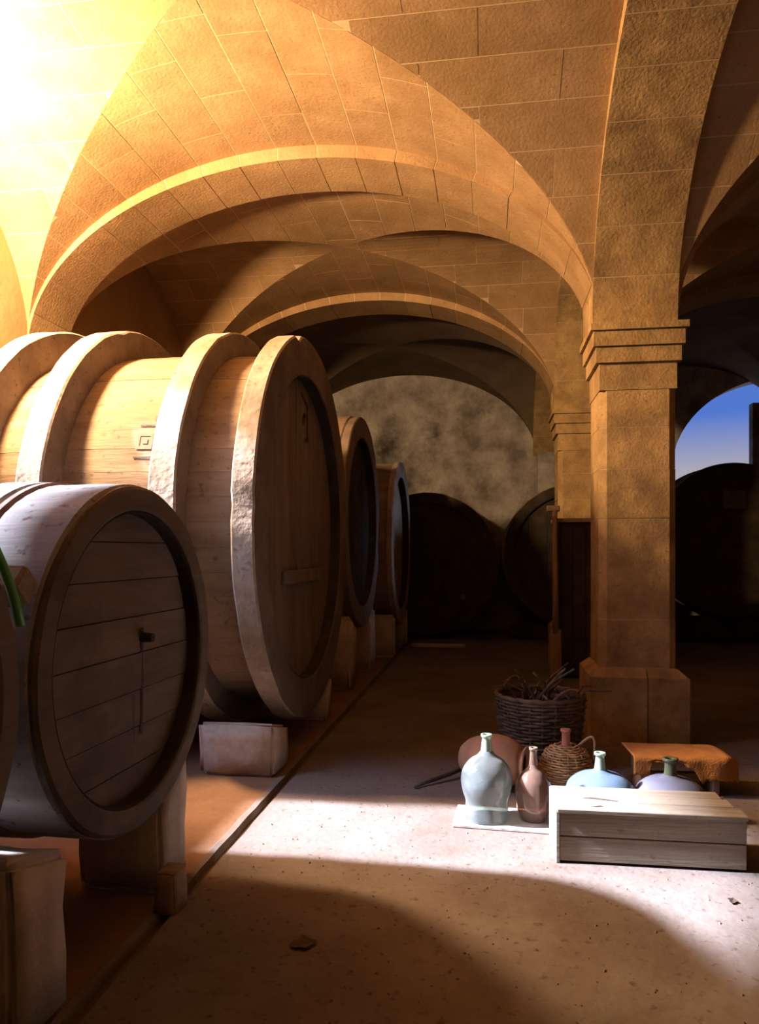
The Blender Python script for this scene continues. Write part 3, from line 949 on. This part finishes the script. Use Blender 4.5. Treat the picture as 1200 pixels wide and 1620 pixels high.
# vine cuttings in it
rv = random.Random(5)
for k in range(24):
    a = rv.uniform(0, 2 * PI)
    r0 = rv.uniform(0.02, 0.16)
    p = Vector((r0 * math.cos(a), r0 * math.sin(a), rv.uniform(0.36, 0.44)))
    d = Vector((rv.uniform(-.5, .5), rv.uniform(-.5, .5), rv.uniform(.15, .8))).normalized()
    pts, rr = [], []
    ln = rv.uniform(0.26, 0.42)
    bend = Vector((rv.uniform(-1, 1), rv.uniform(-1, 1), rv.uniform(-1.4, 0.1)))
    for i in range(9):
        t = i / 8
        q = p + d * (ln * t) + bend * (0.16 * t * t) + Vector((rv.uniform(-1, 1), rv.uniform(-1, 1), rv.uniform(-1, 1))) * 0.006
        rxy = math.hypot(q.x, q.y)
        if rxy > 0.28 and q.z < 0.53: q.z = 0.53
        pts.append(q); rr.append(0.014 * (1 - 0.5 * t))
    V, F = tube(pts, rr, 6)
    o = mesh('vine_cutting', V, F, 'twig', None, smooth=True, fix=False); o.location = bk.location
    tag(o, 'crooked dark vine cutting heaped in the large wicker basket', 'twig', 'vine cuttings in the basket')

# wicker-covered flask with red neck
wf = empty('wicker_flask', (0.475, 4.86, 0))
tag(wf, 'golden wicker-covered flask with red clay neck behind the small demijohn', 'flask')
rw = lambda z: 0.125 + 0.042 * math.sin(PI * min(1, (z + 0.03) / 0.25))
weave(rw, 0.005, 0.225, 15, 0.0078, 18, 'wicker', 'wicker_weave', wf, 0.0015, seg=72)
stakes(rw, 0.0, 0.228, 18, 0.005, 'wicker', wf)
rw2 = lambda z: 0.125 - (z - 0.225) / 0.05 * 0.09
weave(rw2, 0.225, 0.262, 4, 0.008, 18, 'wicker', 'wicker_shoulder', wf, 0.0015, seg=72)
V, F = lathe(spline([(0.11, 0.003), (0.14, 0.1), (0.11, 0.215), (0.03, 0.262)]), 32)
mesh('body', V, F, 'clay', wf, smooth=True)
V, F = lathe([(0.032, 0.25), (0.026, 0.28), (0.026, 0.345), (0.034, 0.348), (0.034, 0.362), (0.02, 0.362), (0.0, 0.355)], 24)
mesh('neck', V, F, 'redclay', wf, smooth=True)
loop((0.06, 0.0, 0.24), (0.17, 0.0, 0.17), 0.11, 0.009, 'wicker', 'handle', wf, out=(0.05, 0))

# clay jar on its side
jr = empty('clay_jar', (0.02, 4.78, 0.0), rz=R(-20))
tag(jr, 'brown clay jar lying on its side behind the tall demijohn', 'jar')
prof = spline([(0.075, -0.21), (0.125, -0.15), (0.165, -0.02), (0.155, 0.09), (0.115, 0.165), (0.085, 0.19), (0.10, 0.215)])
inn = [(max(.001, r - 0.015), h if i else h + 0.015) for i, (r, h) in enumerate(prof)]
V, F = lathe([(0.0005, -0.21)] + prof + inn[::-1] + [(0.0005, -0.195)], 40, 'x')
o = mesh('body', V, F, 'clay', jr, smooth=True); o.location = (0, 0, 0.166)
V, F = lathe([(0.098, 0.205), (0.112, 0.207), (0.112, 0.222), (0.098, 0.222), (0.098, 0.205)], 40, 'x')
o = mesh('lip', V, F, 'clay', jr, smooth=True); o.location = (0, 0, 0.166)

# ------------------------------------------------------------------ stool and sacking
st = empty('low_stool', (1.14, 4.90, 0), rz=R(3))
tag(st, 'low wooden stool in front of the pier, under the rust sacking', 'stool')
boxes('seat', [(-.25, .25, -.14, .14, .195, .225)], 'wood', st, 0.005)
for sx in (-1, 1):
    boxes('leg', [(sx * .215 - .02, sx * .215 + .02, -.12, .12, 0, .194)], 'wood', st, 0.004)
boxes('stretcher', [(-.194, .194, -.02, .02, .07, .11)], 'wood', st, 0.004)
def sacking():
    nx, ny = 44, 30
    V, F = [], []
    hxs, hys = 0.262, 0.152
    for j in range(ny + 1):
        for i in range(nx + 1):
            u = -0.285 + 0.66 * i / nx
            v = -0.30 + 0.46 * j / ny
            z = 0.234
            x, y = u, v
            if v < -hys:
                dr = -v - hys
                # the cloth leaves the left part of the front bare below the fold
                lim = 0.13 if (u < -0.19) else (0.028 if u < 0.02 else 0.05 + 0.10 * min(1, max(0, (u - 0.02) / 0.1)))
                lim *= 0.85 + 0.35 * noise.noise(Vector((u * 22, 1, 0)))
                dr = min(dr, max(0.01, lim))
                y = -hys - 0.012 - 0.014 * noise.noise(Vector((u * 12, v * 4, 0)))
                z = 0.234 - dr
            if u > hxs:
                du = u - hxs
                x = hxs + du * 0.85
                z -= 0.05 * (du / 0.113) ** 2
                y *= 1 - 0.55 * du / 0.113
            z += 0.003 * noise.noise(Vector((u * 9, v * 9, 4))) + 0.004
            V.append((x, y, z))
    for j in range(ny):
        for i in range(nx):
            q = j * (nx + 1) + i
            F.append((q, q + 1, q + nx + 2, q + nx + 1))
    o = mesh('sacking', V, F, 'sack', None, smooth=True, fix=False)
    md = o.modifiers.new('thickness', 'SOLIDIFY'); md.thickness = 0.006; md.offset = 1
    o.location = (1.14, 4.90, 0); o.rotation_euler = (0, 0, R(3))
    tag(o, 'rust-orange sacking with ragged edge draped over the low stool', 'cloth')
sacking()

# ------------------------------------------------------------------ things by the second pier
cb = empty('dark_cupboard', (1.17, 9.2, 0))
tag(cb, 'dark plank cupboard standing before the second pier', 'cupboard')
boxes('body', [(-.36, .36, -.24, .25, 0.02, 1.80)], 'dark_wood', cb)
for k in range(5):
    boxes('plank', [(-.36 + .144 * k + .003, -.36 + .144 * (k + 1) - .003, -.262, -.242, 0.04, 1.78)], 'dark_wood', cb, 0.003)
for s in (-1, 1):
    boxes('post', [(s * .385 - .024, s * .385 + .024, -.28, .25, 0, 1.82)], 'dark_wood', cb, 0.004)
boxes('top_board', [(-.43, .43, -.30, .27, 1.82, 1.87)], 'wood', cb, 0.006)
pd = empty('wooden_paddle', (0.735, 8.66, 0), rx=R(-5))
tag(pd, 'thin wooden pole with wide foot leaning against the dark cupboard', 'pole')
V, F = tube([(0, 0, 0.55), (0.004, 0, 1.2), (0, 0, 1.98)], [0.036, 0.032, 0.028], 8)
mesh('shaft', V, F, 'wood', pd, smooth=True)
boxes('blade', [(-.065, .065, -.015, .015, 0, .6)], 'wood', pd, 0.01)
boxes('crossbar', [(-.09, .06, -.025, .025, 1.95, 2.02)], 'wood', pd, 0.01)

# ------------------------------------------------------------------ odds and ends on the floor
V, F = tube([(-0.47, 4.66, 0.012), (-0.42, 4.72, 0.02), (-0.34, 4.80, 0.03), (-0.26, 4.88, 0.04), (-0.19, 4.97, 0.05), (-0.14, 5.06, 0.045)], [0.008, 0.012, 0.014, 0.015, 0.015, 0.014], 7)
o = mesh('stick', V, F, 'iron', None, smooth=True)
tag(o, 'thin black stick lying on the floor left of the tall demijohn', 'stick')
def leaf(loc, s, rz, label, grp=None):
    V, F = [], []
    n = 7
    for i in range(n):
        t = i / (n - 1)
        wd = s * 0.35 * math.sin(PI * min(1, t * 0.95 + 0.03)) * (1 + 0.3 * math.sin(t * 14))
        x = s * (t - 0.5)
        cz = 0.004 + s * 0.28 * (t - 0.4) ** 2
        V += [(x, -wd, cz + 0.25 * wd), (x, 0, cz), (x, wd, cz + 0.45 * wd)]
    for i in range(n - 1):
        q = 3 * i
        F += [(q, q + 3, q + 4, q + 1), (q + 1, q + 4, q + 5, q + 2)]
    o = mesh('dry_leaf', V, F, 'leaf', None, fix=False)
    md = o.modifiers.new('thickness', 'SOLIDIFY'); md.thickness = 0.002
    o.location = loc; o.rotation_euler = (0, 0, rz)
    tag(o, label, 'leaf', grp)
leaf((-0.70, 2.75, 0.001), 0.10, 0.4, 'curled dark leaf alone on the foreground floor')
leaf((1.02, 3.36, 0.001), 0.05, 1.2, 'small dry leaf on the lit floor before the crate')
leaf((1.12, 3.22, 0.001), 0.04, 2.2, 'tiny dry leaf in the lit floor at lower right')
leaf((-1.73, 3.95, 0.001), 0.045, 0.2, 'small dark leaf on the orange floor beside the gutter')
# grit
def grit():
    V, F = [], []
    rg = random.Random(3)
    for k in range(420):
        x, y = rg.uniform(-1.2, 1.9), rg.uniform(2.0, 4.6)
        s = rg.uniform(0.003, 0.009)
        if 0.27 < x < 1.22 and 3.6 < y < 4.1 or -0.25 < x < 0.4 and 3.98 < y < 4.4 or y > 4.05 and x > 0.35: continue
        q = len(V)
        for a in range(4):
            t = a * PI / 2 + rg.uniform(-.5, .5)
            V.append((x + s * math.cos(t), y + s * math.sin(t), 0.0))
        V.append((x + rg.uniform(-.3, .3) * s, y, s * 0.9))
        for a in range(4): F.append((q + a, q + (a + 1) % 4, q + 4))
    o = mesh('grit', V, F, 'kerb', None, fix=False)
    tag(o, 'fine grit scattered over the lit floor', 'grit', kind='stuff')
grit()
